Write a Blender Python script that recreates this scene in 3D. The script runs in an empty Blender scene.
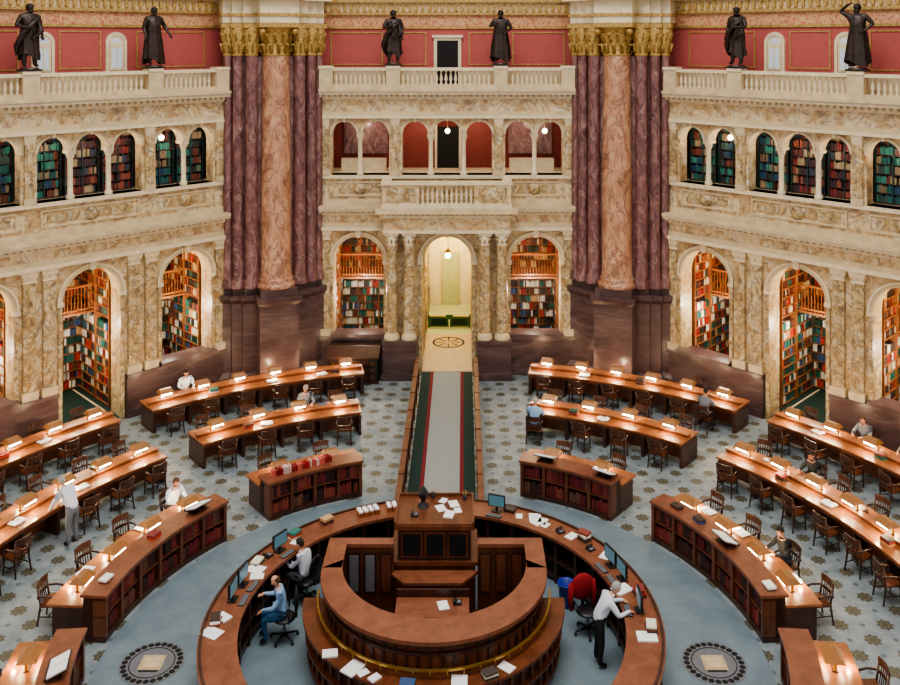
import bpy, math, random
from math import sin, cos, pi, radians, sqrt
from mathutils import Vector, Matrix
random.seed(7)
scene = bpy.context.scene
COL = scene.collection

# ------------------------------------------------------------------ materials
def new_mat(name):
    m = bpy.data.materials.new(name); m.use_nodes = True
    nt = m.node_tree; b = nt.nodes['Principled BSDF']
    return m, nt, b
def rgb(r, g, b):
    f = lambda c: (c/255/12.92) if c/255 <= .04045 else ((c/255+.055)/1.055)**2.4
    return (f(r), f(g), f(b), 1)
def plain(name, c, rough=.5, metal=0, emit=None, es=1, vary=.12, sc=6):
    m, nt, b = new_mat(name)
    b.inputs['Roughness'].default_value = rough; b.inputs['Metallic'].default_value = metal
    tc = nt.nodes.new('ShaderNodeTexCoord'); n = nt.nodes.new('ShaderNodeTexNoise')
    n.inputs['Scale'].default_value = sc; n.inputs['Detail'].default_value = 4
    r = nt.nodes.new('ShaderNodeValToRGB')
    r.color_ramp.elements[0].position = .3; r.color_ramp.elements[1].position = .7
    r.color_ramp.elements[0].color = [x*(1-vary) for x in c[:3]]+[1]
    r.color_ramp.elements[1].color = [min(1, x*(1+vary)) for x in c[:3]]+[1]
    nt.links.new(tc.outputs['Object'], n.inputs['Vector']); nt.links.new(n.outputs['Fac'], r.inputs[0])
    nt.links.new(r.outputs[0], b.inputs['Base Color'])
    if emit:
        b.inputs['Emission Color'].default_value = emit; b.inputs['Emission Strength'].default_value = es
    return m
def marble(name, stops, scale=1.0, rough=.35, dist=1.5, vein=None, vw=.03, stretch=(1, 1, 1)):
    m, nt, b = new_mat(name); N = nt.nodes.new; L = nt.links.new
    tc = N('ShaderNodeTexCoord'); mp = N('ShaderNodeMapping'); mp.inputs['Scale'].default_value = stretch
    L(tc.outputs['Object'], mp.inputs['Vector'])
    n = N('ShaderNodeTexNoise'); n.inputs['Scale'].default_value = scale; n.inputs['Detail'].default_value = 8
    n.inputs['Roughness'].default_value = .62; n.inputs['Distortion'].default_value = dist
    L(mp.outputs[0], n.inputs['Vector'])
    r = N('ShaderNodeValToRGB'); cr = r.color_ramp
    while len(cr.elements) < len(stops): cr.elements.new(.5)
    for e, (p, c) in zip(cr.elements, stops): e.position = p; e.color = c
    L(n.outputs['Fac'], r.inputs[0]); out = r.outputs[0]
    if vein:
        n2 = N('ShaderNodeTexNoise'); n2.inputs['Scale'].default_value = scale*.8; n2.inputs['Detail'].default_value = 6
        n2.inputs['Distortion'].default_value = dist*1.2
        mp2 = N('ShaderNodeMapping'); mp2.inputs['Location'].default_value = (5, 3, 9); mp2.inputs['Scale'].default_value = stretch
        L(tc.outputs['Object'], mp2.inputs['Vector']); L(mp2.outputs[0], n2.inputs['Vector'])
        s = N('ShaderNodeMath'); s.operation = 'SUBTRACT'; s.inputs[1].default_value = .5; L(n2.outputs['Fac'], s.inputs[0])
        a = N('ShaderNodeMath'); a.operation = 'ABSOLUTE'; L(s.outputs[0], a.inputs[0])
        mr = N('ShaderNodeMapRange'); mr.inputs['From Min'].default_value = 0; mr.inputs['From Max'].default_value = vw
        mr.inputs['To Min'].default_value = .75; mr.inputs['To Max'].default_value = 0; L(a.outputs[0], mr.inputs['Value'])
        mx = N('ShaderNodeMixRGB'); L(mr.outputs[0], mx.inputs['Fac']); L(out, mx.inputs[1]); mx.inputs[2].default_value = vein
        out = mx.outputs[0]
    L(out, b.inputs['Base Color']); b.inputs['Roughness'].default_value = rough
    return m
def wood(name, c1, c2, rough=.35, sc=3):
    return marble(name, [(.3, c1), (.7, c2)], sc, rough, .8, stretch=(1, 1, .35))

M = {}
M['siena'] = marble('siena_marble', [(.28, rgb(140, 106, 80)), (.4, rgb(192, 156, 108)), (.52, rgb(214, 190, 146)), (.68, rgb(228, 214, 186))], 1.1, .4, 2.4, rgb(122, 104, 100), .035)
M['siena2'] = marble('grey_gold_marble', [(.3, rgb(92, 88, 84)), (.42, rgb(170, 138, 88)), (.53, rgb(194, 170, 126)), (.68, rgb(214, 202, 178))], 1.5, .35, 3, rgb(86, 80, 80), .045)
M['cream'] = plain('cream_stone', rgb(202, 182, 146), .55, vary=.16, sc=3)
M['ivory'] = plain('ivory_stone', rgb(218, 202, 170), .5, vary=.12, sc=4)
M['salmon'] = marble('salmon_marble', [(.3, rgb(134, 90, 68)), (.5, rgb(184, 136, 106)), (.7, rgb(208, 170, 140))], 1.5, .3, 2, rgb(110, 68, 56), .035, (1, 1, .6))
M['redmar'] = marble('dark_red_marble', [(.3, rgb(70, 44, 44)), (.46, rgb(108, 70, 68)), (.58, rgb(132, 92, 88)), (.74, rgb(172, 142, 134))], 1.8, .28, 2.5, rgb(166, 138, 130), .02, (1, 1, .5))
M['purple'] = marble('purple_brown_marble', [(.3, rgb(64, 46, 46)), (.55, rgb(94, 72, 70)), (.75, rgb(122, 100, 96))], 1.1, .3, 1.5, None, .02, (.5, .5, 2))
M['gold'] = plain('gilded_plaster', rgb(176, 144, 84), .45, .3, vary=.4, sc=12)
M['frieze'] = marble('ornate_frieze', [(.4, rgb(176, 136, 66)), (.5, rgb(216, 196, 156)), (.62, rgb(170, 120, 74))], 7, .6, .5)
M['redwall'] = plain('pompeian_red_plaster', rgb(172, 84, 80), .75, vary=.06)
M['pinkband'] = marble('stencilled_band', [(.42, rgb(176, 112, 84)), (.5, rgb(214, 176, 130)), (.6, rgb(186, 110, 90))], 9, .7, .3)
M['redroom'] = plain('loggia_red', rgb(120, 48, 40), .7)
M['wood'] = wood('mahogany', rgb(80, 42, 26), rgb(118, 68, 42), .3)
M['woodlt'] = wood('oak_warm', rgb(122, 72, 42), rgb(158, 100, 62), .3)
M['desktop'] = wood('issue_desk_top', rgb(108, 64, 44), rgb(142, 88, 64), .3)
M['wooddk'] = wood('dark_mahogany', rgb(46, 27, 20), rgb(76, 44, 32), .35)
M['shelf'] = wood('stack_shelf_wood', rgb(120, 74, 42), rgb(156, 100, 60), .5)
M['black'] = plain('black_plastic', rgb(22, 22, 26), .4)
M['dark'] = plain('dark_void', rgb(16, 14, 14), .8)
M['brass'] = plain('brass', rgb(190, 150, 80), .3, .8)
M['hood'] = plain('lamp_hood_bronze', rgb(150, 104, 60), .35, .2)
M['bronze'] = plain('bronze', rgb(60, 48, 44), .42, .5, vary=.4, sc=5)
M['paper'] = plain('paper', rgb(232, 232, 230), .7, vary=.03)
M['teal'] = plain('teal_ironwork', rgb(28, 62, 60), .4, vary=.3)
M['bulb'] = plain('lamp_glow', rgb(255, 225, 170), .5, emit=(1, .82, .52, 1), es=26)
M['globe'] = plain('white_globe_glow', rgb(255, 240, 210), .5, emit=(1, .9, .7, 1), es=9)
M['window'] = plain('window_daylight', rgb(150, 160, 170), .3, emit=(.8, .9, 1, 1), es=.25)
M['green'] = plain('green_carpet', rgb(24, 50, 42), .9)
M['crimson'] = plain('crimson_carpet', rgb(116, 26, 34), .9)
M['greycar'] = plain('grey_runner', rgb(150, 152, 148), .95, vary=.1, sc=20)
M['yellow'] = plain('vestibule_plaster', rgb(222, 204, 146), .6)
M['olive'] = plain('olive_gate', rgb(44, 92, 60), .5)
M['palegreen'] = plain('pale_green_floor', rgb(176, 180, 132), .6)
M['tan'] = plain('tan_inlay', rgb(186, 162, 128), .6)
M['blue'] = plain('blue_plastic', rgb(24, 50, 150), .4)
M['redcloth'] = plain('red_cloth', rgb(140, 24, 30), .9)
M['screen'] = plain('screen_glow', rgb(40, 70, 84), .2, emit=(.3, .6, .7, 1), es=.15)
M['greyp'] = plain('grey_plastic', rgb(110, 112, 115), .5)
m, nt, b = new_mat('book_covers'); at = nt.nodes.new('ShaderNodeAttribute'); at.attribute_name = 'Col'
nt.links.new(at.outputs['Color'], b.inputs['Base Color']); b.inputs['Roughness'].default_value = .6; M['books'] = m

def floor_mat():
    m, nt, b = new_mat('patterned_library_floor'); N = nt.nodes.new; L = nt.links.new
    tc = N('ShaderNodeTexCoord')
    def mth(op, a, v=None):
        x = N('ShaderNodeMath'); x.operation = op
        if isinstance(a, (int, float)): x.inputs[0].default_value = a
        else: L(a, x.inputs[0])
        if v is not None:
            if isinstance(v, (int, float)): x.inputs[1].default_value = v
            else: L(v, x.inputs[1])
        return x.outputs[0]
    sx = N('ShaderNodeSeparateXYZ'); L(tc.outputs['Object'], sx.inputs[0])
    def dots(sp, ox, oy):
        px = mth('ADD', mth('MULTIPLY', sx.outputs[0], 1/sp), ox); py = mth('ADD', mth('MULTIPLY', sx.outputs[1], 1/sp), oy)
        fx = mth('SUBTRACT', mth('FRACT', px), .5); fy = mth('SUBTRACT', mth('FRACT', py), .5)
        d = mth('SQRT', mth('ADD', mth('MULTIPLY', fx, fx), mth('MULTIPLY', fy, fy)))
        ang = mth('ARCTAN2', fy, fx)
        return d, ang
    base = N('ShaderNodeTexNoise'); base.inputs['Scale'].default_value = 1.6; base.inputs['Detail'].default_value = 10
    base.inputs['Roughness'].default_value = .7
    L(tc.outputs['Object'], base.inputs['Vector'])
    rb = N('ShaderNodeValToRGB'); rb.color_ramp.elements[0].position = .36; rb.color_ramp.elements[1].position = .64
    rb.color_ramp.elements[0].color = rgb(108, 120, 126); rb.color_ramp.elements[1].color = rgb(148, 156, 156)
    L(base.outputs['Fac'], rb.inputs[0])
    rc = N('ShaderNodeValToRGB'); rc.color_ramp.elements[0].position = .3; rc.color_ramp.elements[1].position = .7
    rc.color_ramp.elements[0].color = rgb(98, 114, 124); rc.color_ramp.elements[1].color = rgb(124, 140, 146)
    L(base.outputs['Fac'], rc.inputs[0])
    cur = rb.outputs[0]
    def layer(cur, fac, col):
        mx = N('ShaderNodeMixRGB'); L(fac, mx.inputs['Fac']); L(cur, mx.inputs[1]); mx.inputs[2].default_value = col
        return mx.outputs[0]
    for (ox, oy) in ((0, 0), (.5, .5)):
        d, ang = dots(1.0, ox, oy)
        pet = mth('ADD', .17, mth('MULTIPLY', mth('COSINE', mth('MULTIPLY', ang, 8)), .025))
        cur = layer(cur, mth('LESS_THAN', d, pet), rgb(82, 78, 64))
        r1 = mth('MULTIPLY', mth('GREATER_THAN', d, .08), mth('LESS_THAN', d, .1))
        cur = layer(cur, r1, rgb(108, 102, 84))
    for (ox, oy) in ((.5, 0), (0, .5)):
        d, ang = dots(1.0, ox, oy)
        cur = layer(cur, mth('LESS_THAN', d, .06), rgb(86, 100, 110))
    yy = mth('SUBTRACT', sx.outputs[1], 18.9)
    R = mth('SQRT', mth('ADD', mth('MULTIPLY', sx.outputs[0], sx.outputs[0]), mth('MULTIPLY', yy, yy)))
    mx = N('ShaderNodeMixRGB'); L(mth('LESS_THAN', R, 7.0), mx.inputs['Fac']); L(cur, mx.inputs[1]); L(rc.outputs[0], mx.inputs[2])
    L(mx.outputs[0], b.inputs['Base Color']); b.inputs['Roughness'].default_value = .5
    return m
M['floor'] = floor_mat()

# ------------------------------------------------------------------ mesh builder
class MB:
    def __init__(s): s.v = []; s.f = []; s.m = []; s.c = []; s.sm = []; s.mats = []; s.T = Matrix.Identity(4)
    def add(s, vs, fs, mat, smooth=False, col=(1, 1, 1)):
        mt = M[mat] if isinstance(mat, str) else mat
        if mt not in s.mats: s.mats.append(mt)
        k = s.mats.index(mt); o = len(s.v)
        s.v += [tuple(s.T @ Vector(v)) for v in vs]
        for f in fs: s.f.append([i+o for i in f]); s.m.append(k); s.c.append(col); s.sm.append(smooth)
    def box(s, x0, x1, y0, y1, z0, z1, mat, col=(1, 1, 1)):
        vs = [(x0, y0, z0), (x1, y0, z0), (x1, y1, z0), (x0, y1, z0), (x0, y0, z1), (x1, y0, z1), (x1, y1, z1), (x0, y1, z1)]
        s.add(vs, [(0, 3, 2, 1), (4, 5, 6, 7), (0, 1, 5, 4), (1, 2, 6, 5), (2, 3, 7, 6), (3, 0, 4, 7)], mat, False, col)
    def prism(s, poly, z0, z1, mat, e=None):
        n = len(poly); top = e or poly
        vs = [(x, y, z0) for x, y in poly]+[(x, y, z1) for x, y in top]
        fs = [list(range(n))[::-1], list(range(n, 2*n))]+[(i, (i+1) % n, n+(i+1) % n, n+i) for i in range(n)]
        s.add(vs, fs, mat)
    def lathe(s, cx, cy, prof, mat, n=16, sx=1, sy=1):
        vs = []
        for r, z in prof:
            for k in range(n): a = 2*pi*k/n; vs.append((cx+r*sx*cos(a), cy+r*sy*sin(a), z))
        fs = []
        for i in range(len(prof)-1):
            for k in range(n): k2 = (k+1) % n; fs.append((i*n+k, i*n+k2, (i+1)*n+k2, (i+1)*n+k))
        s.add(vs, fs, mat, True)
        s.add([vs[k] for k in range(n)], [list(range(n))[::-1]], mat); s.add([vs[-n+k] for k in range(n)], [list(range(n))], mat)
    def ring(s, r0, r1, z0, z1, a0, a1, mat, n=None, r0t=None, r1t=None):
        n = n or max(2, int(abs(a1-a0)/2.5)); vs = []
        r0t = r0 if r0t is None else r0t; r1t = r1 if r1t is None else r1t
        for k in range(n+1):
            a = radians(a0+(a1-a0)*k/n); S, C = sin(a), cos(a)
            vs += [(r0*S, r0*C, z0), (r1*S, r1*C, z0), (r1t*S, r1t*C, z1), (r0t*S, r0t*C, z1)]
        fs = [(0, 1, 2, 3), (4*n+3, 4*n+2, 4*n+1, 4*n)]
        for k in range(n):
            for j in range(4): j2 = (j+1) % 4; fs.append((4*k+j, 4*(k+1)+j, 4*(k+1)+j2, 4*k+j2))
        s.add(vs, fs, mat)
    def tube(s, pts, rad, mat, n=8):
        pts = [Vector(p) for p in pts]; vs = []
        if not isinstance(rad, (list, tuple)): rad = [rad]*len(pts)
        for i, p in enumerate(pts):
            d = (pts[min(i+1, len(pts)-1)]-pts[max(i-1, 0)]).normalized()
            up = Vector((0, 0, 1)) if abs(d.z) < .9 else Vector((1, 0, 0))
            a = d.cross(up).normalized(); b_ = d.cross(a)
            for k in range(n): t = 2*pi*k/n; vs.append(tuple(p+a*rad[i]*cos(t)+b_*rad[i]*sin(t)))
        fs = [list(range(n))[::-1], list(range(len(vs)-n, len(vs)))]
        for i in range(len(pts)-1):
            for k in range(n): k2 = (k+1) % n; fs.append((i*n+k, i*n+k2, (i+1)*n+k2, (i+1)*n+k))
        s.add(vs, fs, mat, True)
    def ball(s, c, r, mat, n=12, sc=(1, 1, 1), cut=None):
        vs = []; fs = []; m_ = n//2+1
        for i in range(m_+1):
            ph = pi*i/m_
            for k in range(n): t = 2*pi*k/n; vs.append((c[0]+r*sc[0]*sin(ph)*cos(t), c[1]+r*sc[1]*sin(ph)*sin(t), c[2]+r*sc[2]*cos(ph)))
        for i in range(m_):
            for k in range(n):
                k2 = (k+1) % n; f = (i*n+k, (i+1)*n+k, (i+1)*n+k2, i*n+k2)
                if cut:
                    ctr = [sum(vs[q][j] for q in f)/4-c[j] for j in range(3)]
                    if cut(ctr): continue
                fs.append(f)
        s.add(vs, fs, mat, True)
    def archfill(s, x0, x1, zs, z1, y0, y1, mat, n=14, soff=None):
        c = (x0+x1)/2; r = (x1-x0)/2; xs = [c-r*cos(pi*k/n) for k in range(n+1)]; zz = [zs+r*sin(pi*k/n) for k in range(n+1)]
        vs = []
        for x, z in zip(xs, zz): vs += [(x, y0, z), (x, y0, z1), (x, y1, z), (x, y1, z1)]
        fr = []; so = []
        for k in range(n):
            a, b_ = 4*k, 4*k+4
            fr += [(a, b_, b_+1, a+1), (a+2, a+3, b_+3, b_+2)]; so.append((a, a+2, b_+2, b_))
        s.add(vs, fr, mat); s.add(vs, so, soff or mat)
    def archring(s, c, zs, ri, ro, y0, y1, mat, n=14):
        vs = []
        for k in range(n+1):
            t = pi*k/n; C, S = -cos(t), sin(t)
            vs += [(c+ri*C, y0, zs+ri*S), (c+ro*C, y0, zs+ro*S), (c+ro*C, y1, zs+ro*S), (c+ri*C, y1, zs+ri*S)]
        fs = []
        for k in range(n):
            for j in range(4): j2 = (j+1) % 4; fs.append((4*k+j, 4*k+j2, 4*k+4+j2, 4*k+4+j))
        s.add(vs, fs, mat)
    def mesh(s, name):
        me = bpy.data.meshes.new(name); me.from_pydata(s.v, [], s.f)
        for mt in s.mats: me.materials.append(mt)
        me.polygons.foreach_set('material_index', s.m); me.polygons.foreach_set('use_smooth', s.sm)
        if any(c != (1, 1, 1) for c in s.c):
            ca = me.color_attributes.new('Col', 'FLOAT_COLOR', 'CORNER'); data = []
            for p, c in zip(me.polygons, s.c): data += [c[0], c[1], c[2], 1]*p.loop_total
            ca.data.foreach_set('color', data)
        me.update(); return me
    def obj(s, name, loc=(0, 0, 0), rz=0, parent=None): return put(s.mesh(name), name, loc, rz, parent)
def put(me, name, loc=(0, 0, 0), rz=0, parent=None):
    o = bpy.data.objects.new(name, me); COL.objects.link(o); o.location = loc; o.rotation_euler = (0, 0, rz)
    if parent: o.parent = parent
    return o
def empty(name, loc=(0, 0, 0), rz=0):
    o = bpy.data.objects.new(name, None); COL.objects.link(o); o.location = loc; o.rotation_euler = (0, 0, rz); return o
def point(name, loc, power, color=(1, .75, .45), size=.08, parent=None):
    l = bpy.data.lights.new(name, 'POINT'); l.energy = power; l.color = color; l.shadow_soft_size = size
    o = bpy.data.objects.new(name, l); COL.objects.link(o); o.location = loc
    if parent: o.parent = parent
    return o

BRIGHT = [rgb(*c)[:3] for c in [(225, 220, 205), (236, 232, 222), (150, 44, 36), (36, 100, 86), (60, 84, 124), (30, 74, 64), (110, 66, 42), (60, 44, 38), (215, 208, 186), (34, 70, 58), (50, 110, 100), (190, 150, 104), (180, 60, 44), (70, 60, 56)]]
WARM = [rgb(*c)[:3] for c in [(120, 72, 46), (140, 80, 54), (80, 50, 36), (150, 48, 38), (180, 150, 108), (50, 40, 34), (200, 184, 148), (104, 36, 30), (50, 76, 64), (70, 40, 30)]]
MAROON = [rgb(*c)[:3] for c in [(104, 32, 34), (122, 44, 42), (70, 28, 26), (130, 62, 48), (60, 34, 28), (104, 70, 52)]]
TEAL = [rgb(*c)[:3] for c in [(34, 92, 88), (48, 120, 108), (40, 70, 96), (110, 60, 46), (60, 84, 76), (66, 130, 118), (150, 130, 104), (44, 50, 50)]]
UPRED = [rgb(*c)[:3] for c in [(130, 56, 52), (90, 44, 44), (70, 50, 56), (150, 84, 66), (60, 70, 84), (170, 150, 120)]]
def books(mb, p0, dx, length, depthdir, h, pal, w=(.045, .085), d=.2, miss=.05):
    x = 0; dx = Vector(dx); dd = Vector(depthdir); p0 = Vector(p0)
    blockcol = random.choice(pal); left = 0
    while x < length:
        bw = random.uniform(*w)
        if x+bw > length: break
        if left <= 0: blockcol = random.choice(pal); left = random.randint(1, 5)
        left -= 1
        if random.random() > miss:
            hh = h*random.uniform(.66, .93); k = random.uniform(.75, 1.2); col = tuple(min(1, c*k) for c in blockcol)
            a = p0+dx*x; b_ = a+dx*(bw*.9); q = dd*d*random.uniform(.85, 1)
            vs = [a, b_, b_+q, a+q]; vs = [tuple(v) for v in vs]+[(v.x, v.y, v.z+hh) for v in vs]
            mb.add(vs, [(0, 3, 2, 1), (4, 5, 6, 7), (0, 1, 5, 4), (1, 2, 6, 5), (2, 3, 7, 6), (3, 0, 4, 7)], 'books', False, col)
        x += bw

# ------------------------------------------------------------------ facade
LOW = [(-4.44, -2.48, 1.5), (-.98, .98, 0), (2.48, 4.44, 1.5)]
UP = [(-4.52, -3.52), (-3.32, -2.27), (-1.76, -.74), (-.55, .55), (.74, 1.76), (2.27, 3.32), (3.52, 4.52)]
def baluster(mb, x, y, z0, z1, mat='ivory'):
    h = z1-z0
    mb.lathe(x, y, [(.055, z0), (.055, z0+.06*h), (.025, z0+.15*h), (.068, z0+.38*h), (.03, z0+.75*h), (.025, z0+.85*h), (.055, z0+.93*h), (.055, z1)], mat, 8)
def facade(kind):
    W = 4.95; B = 6.9
    mb = MB()
    xs = [-B]+[v for o in LOW for v in o[:2]]+[B]
    for i in range(0, len(xs), 2):
        a, b_ = xs[i], xs[i+1]
        if a < -W: mb.box(-B, -W, .5, .7, 0, 5.65, 'siena'); a = -W
        if b_ > W: mb.box(W, B, .5, .7, 0, 5.65, 'siena'); b_ = W
        mb.box(a, b_, 0, .7, 0, 5.65, 'siena')
    for s in (-1, 1): a, b_ = sorted((s*W, s*B)); mb.box(a, b_, .5, .7, 5.65, 11.1, 'siena')
    for a, b_, z in LOW:
        r = (b_-a)/2; c = (a+b_)/2; zs = 4.36
        mb.archfill(a, b_, zs, 5.65, 0, .7, 'siena', soff='cream')
        mb.archring(c, zs, r-.01, r+.13, -.07, .02, 'cream', 20); mb.archring(c, zs, r+.1, r+.17, -.11, .02, 'ivory', 20)
        mb.prism([(c-.08, -.16), (c+.08, -.16), (c+.08, 0), (c-.08, 0)], zs+r-.03, 5.58, 'ivory', [(c-.12, -.2), (c+.12, -.2), (c+.12, 0), (c-.12, 0)])
        for sx, d in ((a, -1), (b_, 1)):
            p, q = sorted((sx, sx+d*.13)); mb.box(p, q, -.07, .02, z, zs-.1, 'siena2')
            p, q = sorted((sx-d*.04, sx+d*.18)); mb.box(p, q, -.12, .1, zs-.12, zs, 'ivory')
        if z: mb.box(a, b_, 0, .7, 0, z, 'purple'); mb.box(a-.1, b_+.1, -.3, .1, z-.06, z+.08, 'purple')
    for s in (-1, 1):
        x0, x1 = sorted((s*1.15, s*W))
        mb.box(x0, x1, -.2, 0, 0, 1.4, 'purple'); mb.box(x0, x1, -.28, 0, 0, .25, 'purple'); mb.box(x0, x1, -.28, 0, 1.36, 1.48, 'purple')
    pil = [1.42, 2.04, 4.76] if kind == 'wing' else [4.76]
    for p in pil:
        for s in (-1, 1):
            x = s*p; w = .19
            mb.box(x-w, x+w, -.16, 0, 1.75, 5.25, 'siena2'); mb.box(x-w-.06, x+w+.06, -.22, 0, 1.48, 1.75, 'cream')
            mb.prism([(x-w, -.16), (x+w, -.16), (x+w, 0), (x-w, 0)], 5.25, 5.6, 'ivory', [(x-w-.1, -.26), (x+w+.1, -.26), (x+w+.1, 0), (x-w-.1, 0)])
            mb.box(x-w-.03, x+w+.03, -.19, 0, 5.22, 5.27, 'ivory')
            for k in range(3): mb.ball((x-w+k*w, -.2, 5.42), .06, 'cream', 6)
    mb.box(-W, W, -.28, .7, 5.6, 5.72, 'ivory'); mb.box(-W, W, -.22, .7, 5.72, 5.9, 'cream'); mb.box(-W, W, -.17, .7, 5.9, 6.22, 'siena')
    def dent(z0, z1, y, dy):
        k = -W
        while k < W-.1: mb.box(k, k+.11, y-dy, y, z0, z1, 'ivory'); k += .22
    mb.box(-W, W, -.25, .7, 6.2, 6.28, 'ivory'); dent(6.28, 6.38, -.22, .12); mb.box(-W, W, -.22, .7, 6.28, 6.38, 'cream')
    mb.box(-W, W, -.5, .7, 6.38, 6.48, 'ivory'); mb.box(-W, W, -.56, .7, 6.48, 6.58, 'cream')
    mb.box(-W, W, 0, .6, 6.58, 7.72, 'siena'); mb.box(-W, W, -.1, .6, 6.58, 6.78, 'cream'); mb.box(-W, W, -.14, .65, 7.6, 7.72, 'ivory')
    for a, b_ in [(-4.54, -2.27), (-1.76, 1.76), (2.27, 4.54)]:
        for (p, q, r, t) in [(a+.1, b_-.1, 6.9, 6.96), (a+.1, b_-.1, 7.42, 7.48)]: mb.box(p, q, -.05, 0, r, t, 'cream')
        for x in (a+.1, b_-.16): mb.box(x, x+.06, -.05, 0, 6.96, 7.42, 'cream')
        mb.box(a+.3, b_-.3, -.02, 0, 7.04, 7.34, 'siena2')
        c = (a+b_)/2
        mb.T = Matrix.Translation((c, -.01, 7.19)) @ Matrix.Rotation(radians(90), 4, 'X')
        mb.lathe(0, 0, [(.22, 0), (.22, .06), (.14, .09)], 'siena2', 16); mb.T = Matrix.Identity(4)
    SP = 9.32
    xs = [-W]+[v for o in UP for v in o]+[W]
    for i in range(0, len(xs), 2):
        a, b_ = xs[i], xs[i+1]
        if b_-a < .25:
            c = (a+b_)/2
            mb.lathe(c, .16, [(.14, 7.72), (.14, 7.82), (.09, 7.9), (.085, 9.0), (.1, 9.05), (.15, 9.2), (.15, 9.24)], 'ivory', 12)
            mb.box(a-.03, b_+.03, 0, .5, 9.22, SP, 'ivory'); mb.box(a, b_, 0, .5, SP, 9.95, 'siena')
        else: mb.box(a, b_, 0, .5, 7.72, 9.95, 'siena')
    for a, b_ in UP:
        c = (a+b_)/2; r = (b_-a)/2
        mb.archfill(a, b_, SP, 9.95, 0, .5, 'siena', 12, 'cream'); mb.archring(c, SP, r-.01, r+.08, -.05, .02, 'cream', 14)
        mb.box(c-.045, c+.045, -.1, 0, SP+r-.03, 9.96, 'ivory')
    for p in (2.015, 4.76):
        for s in (-1, 1):
            x = s*p
            mb.box(x-.15, x+.15, -.12, 0, 7.9, 9.65, 'siena2'); mb.box(x-.19, x+.19, -.16, 0, 7.72, 7.92, 'cream')
            mb.prism([(x-.15, -.12), (x+.15, -.12), (x+.15, 0), (x-.15, 0)], 9.65, 9.95, 'ivory', [(x-.21, -.2), (x+.19, -.2), (x+.19, 0), (x-.21, 0)])
    mb.box(-W, W, -.22, .6, 9.95, 10.05, 'ivory'); mb.box(-W, W, -.16, .6, 10.05, 10.22, 'cream'); mb.box(-W, W, -.1, .6, 10.22, 10.72, 'siena')
    mb.box(-W, W, -.2, .6, 10.7, 10.78, 'ivory'); dent(10.78, 10.9, -.2, .13); mb.box(-W, W, -.2, .6, 10.78, 10.9, 'cream')
    mb.box(-W, W, -.5, .6, 10.9, 11.02, 'ivory'); mb.box(-W, W, -.58, .6, 11.02, 11.12, 'cream')
    mb.box(-W, W, -.42, -.1, 11.12, 11.28, 'cream'); mb.box(-W, W, -.42, -.1, 11.82, 11.93, 'ivory')
    peds = [-4.68, -2.08, 2.08, 4.68]
    for p in peds: mb.box(p-.26, p+.26, -.45, -.06, 11.12, 11.96, 'cream'); mb.box(p-.28, p+.27, -.48, -.02, 11.9, 12.0, 'ivory')
    x = -W+.1
    while x < W:
        if all(abs(x-p) > .33 for p in peds): baluster(mb, x, -.26, 11.28, 11.82)
        x += .185
    mb.box(-W, W, -.1, 2, 11.0, 11.13, 'cream')
    y = .95
    C = 7.6
    mb.box(-C, C, y, y+.3, 11.13, 13.45, 'redwall')
    mb.box(-C, C, y-.06, y+.3, 13.45, 13.54, 'gold'); mb.box(-C, C, y, y+.3, 13.54, 14.0, 'pinkband')
    mb.box(-C, C, y-.12, y+.3, 14.0, 14.1, 'gold'); mb.box(-C, C, y-.05, y+.3, 14.1, 14.5, 'frieze')
    mb.box(-C, C, y-.2, y+.3, 14.5, 14.6, 'gold'); mb.box(-C, C, y-.05, y+.3, 14.6, 16, 'frieze')
    k = -W
    while k < W: mb.box(k, k+.12, y-.12, y-.05, 14.16, 14.4, 'gold'); k += .26
    def frame(a, b_, z0, z1, mat, w=.045, dy=.03):
        mb.box(a, b_, y-dy, y, z0, z0+w, mat); mb.box(a, b_, y-dy, y, z1-w, z1, mat); mb.box(a, a+w, y-dy, y, z0+w, z1-w, mat); mb.box(b_-w, b_, y-dy, y, z0+w, z1-w, mat)
    mb.box(-W, W, y-.05, y, 11.13, 11.8, 'cream')
    if kind == 'wing':
        for c in (-1.25, 1.25):
            mb.box(c-.38, c+.38, y-.05, y, 11.8, 12.9, 'cream')
            mb.archring(c, 12.9, .26, .38, y-.08, y, 'ivory'); mb.box(c-.24, c+.24, y-.09, y-.02, 11.95, 12.9, 'ivory')
            mb.box(c-.17, c+.17, y-.1, y-.03, 12, 12.7, 'window'); mb.archring(c, 12.9, 0.01, .27, y-.06, y, 'ivory'); mb.archring(c, 12.9, .01, .17, y-.07, y, 'window')
            mb.box(c-.02, c+.02, y-.12, y-.03, 12, 12.8, 'ivory')
            mb.box(c-.44, c+.44, y-.12, y, 11.8, 11.9, 'ivory')
            for s in (-1, 1): mb.box(c+s*.32-.05, c+s*.32+.05, y-.1, y, 11.9, 12.9, 'ivory')
        for a, b_ in ((-4.7, -2.0), (-.72, .72), (2.0, 4.7)): frame(a, b_, 12.0, 13.32, 'gold')
    else:
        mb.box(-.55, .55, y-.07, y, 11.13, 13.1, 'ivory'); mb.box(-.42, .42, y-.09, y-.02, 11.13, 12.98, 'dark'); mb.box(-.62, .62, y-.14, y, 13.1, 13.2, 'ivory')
        for a, b_ in ((-4.7, -2.6), (-2.3, -.85), (.85, 2.3), (2.6, 4.7)): frame(a, b_, 12.0, 13.32, 'gold')
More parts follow.
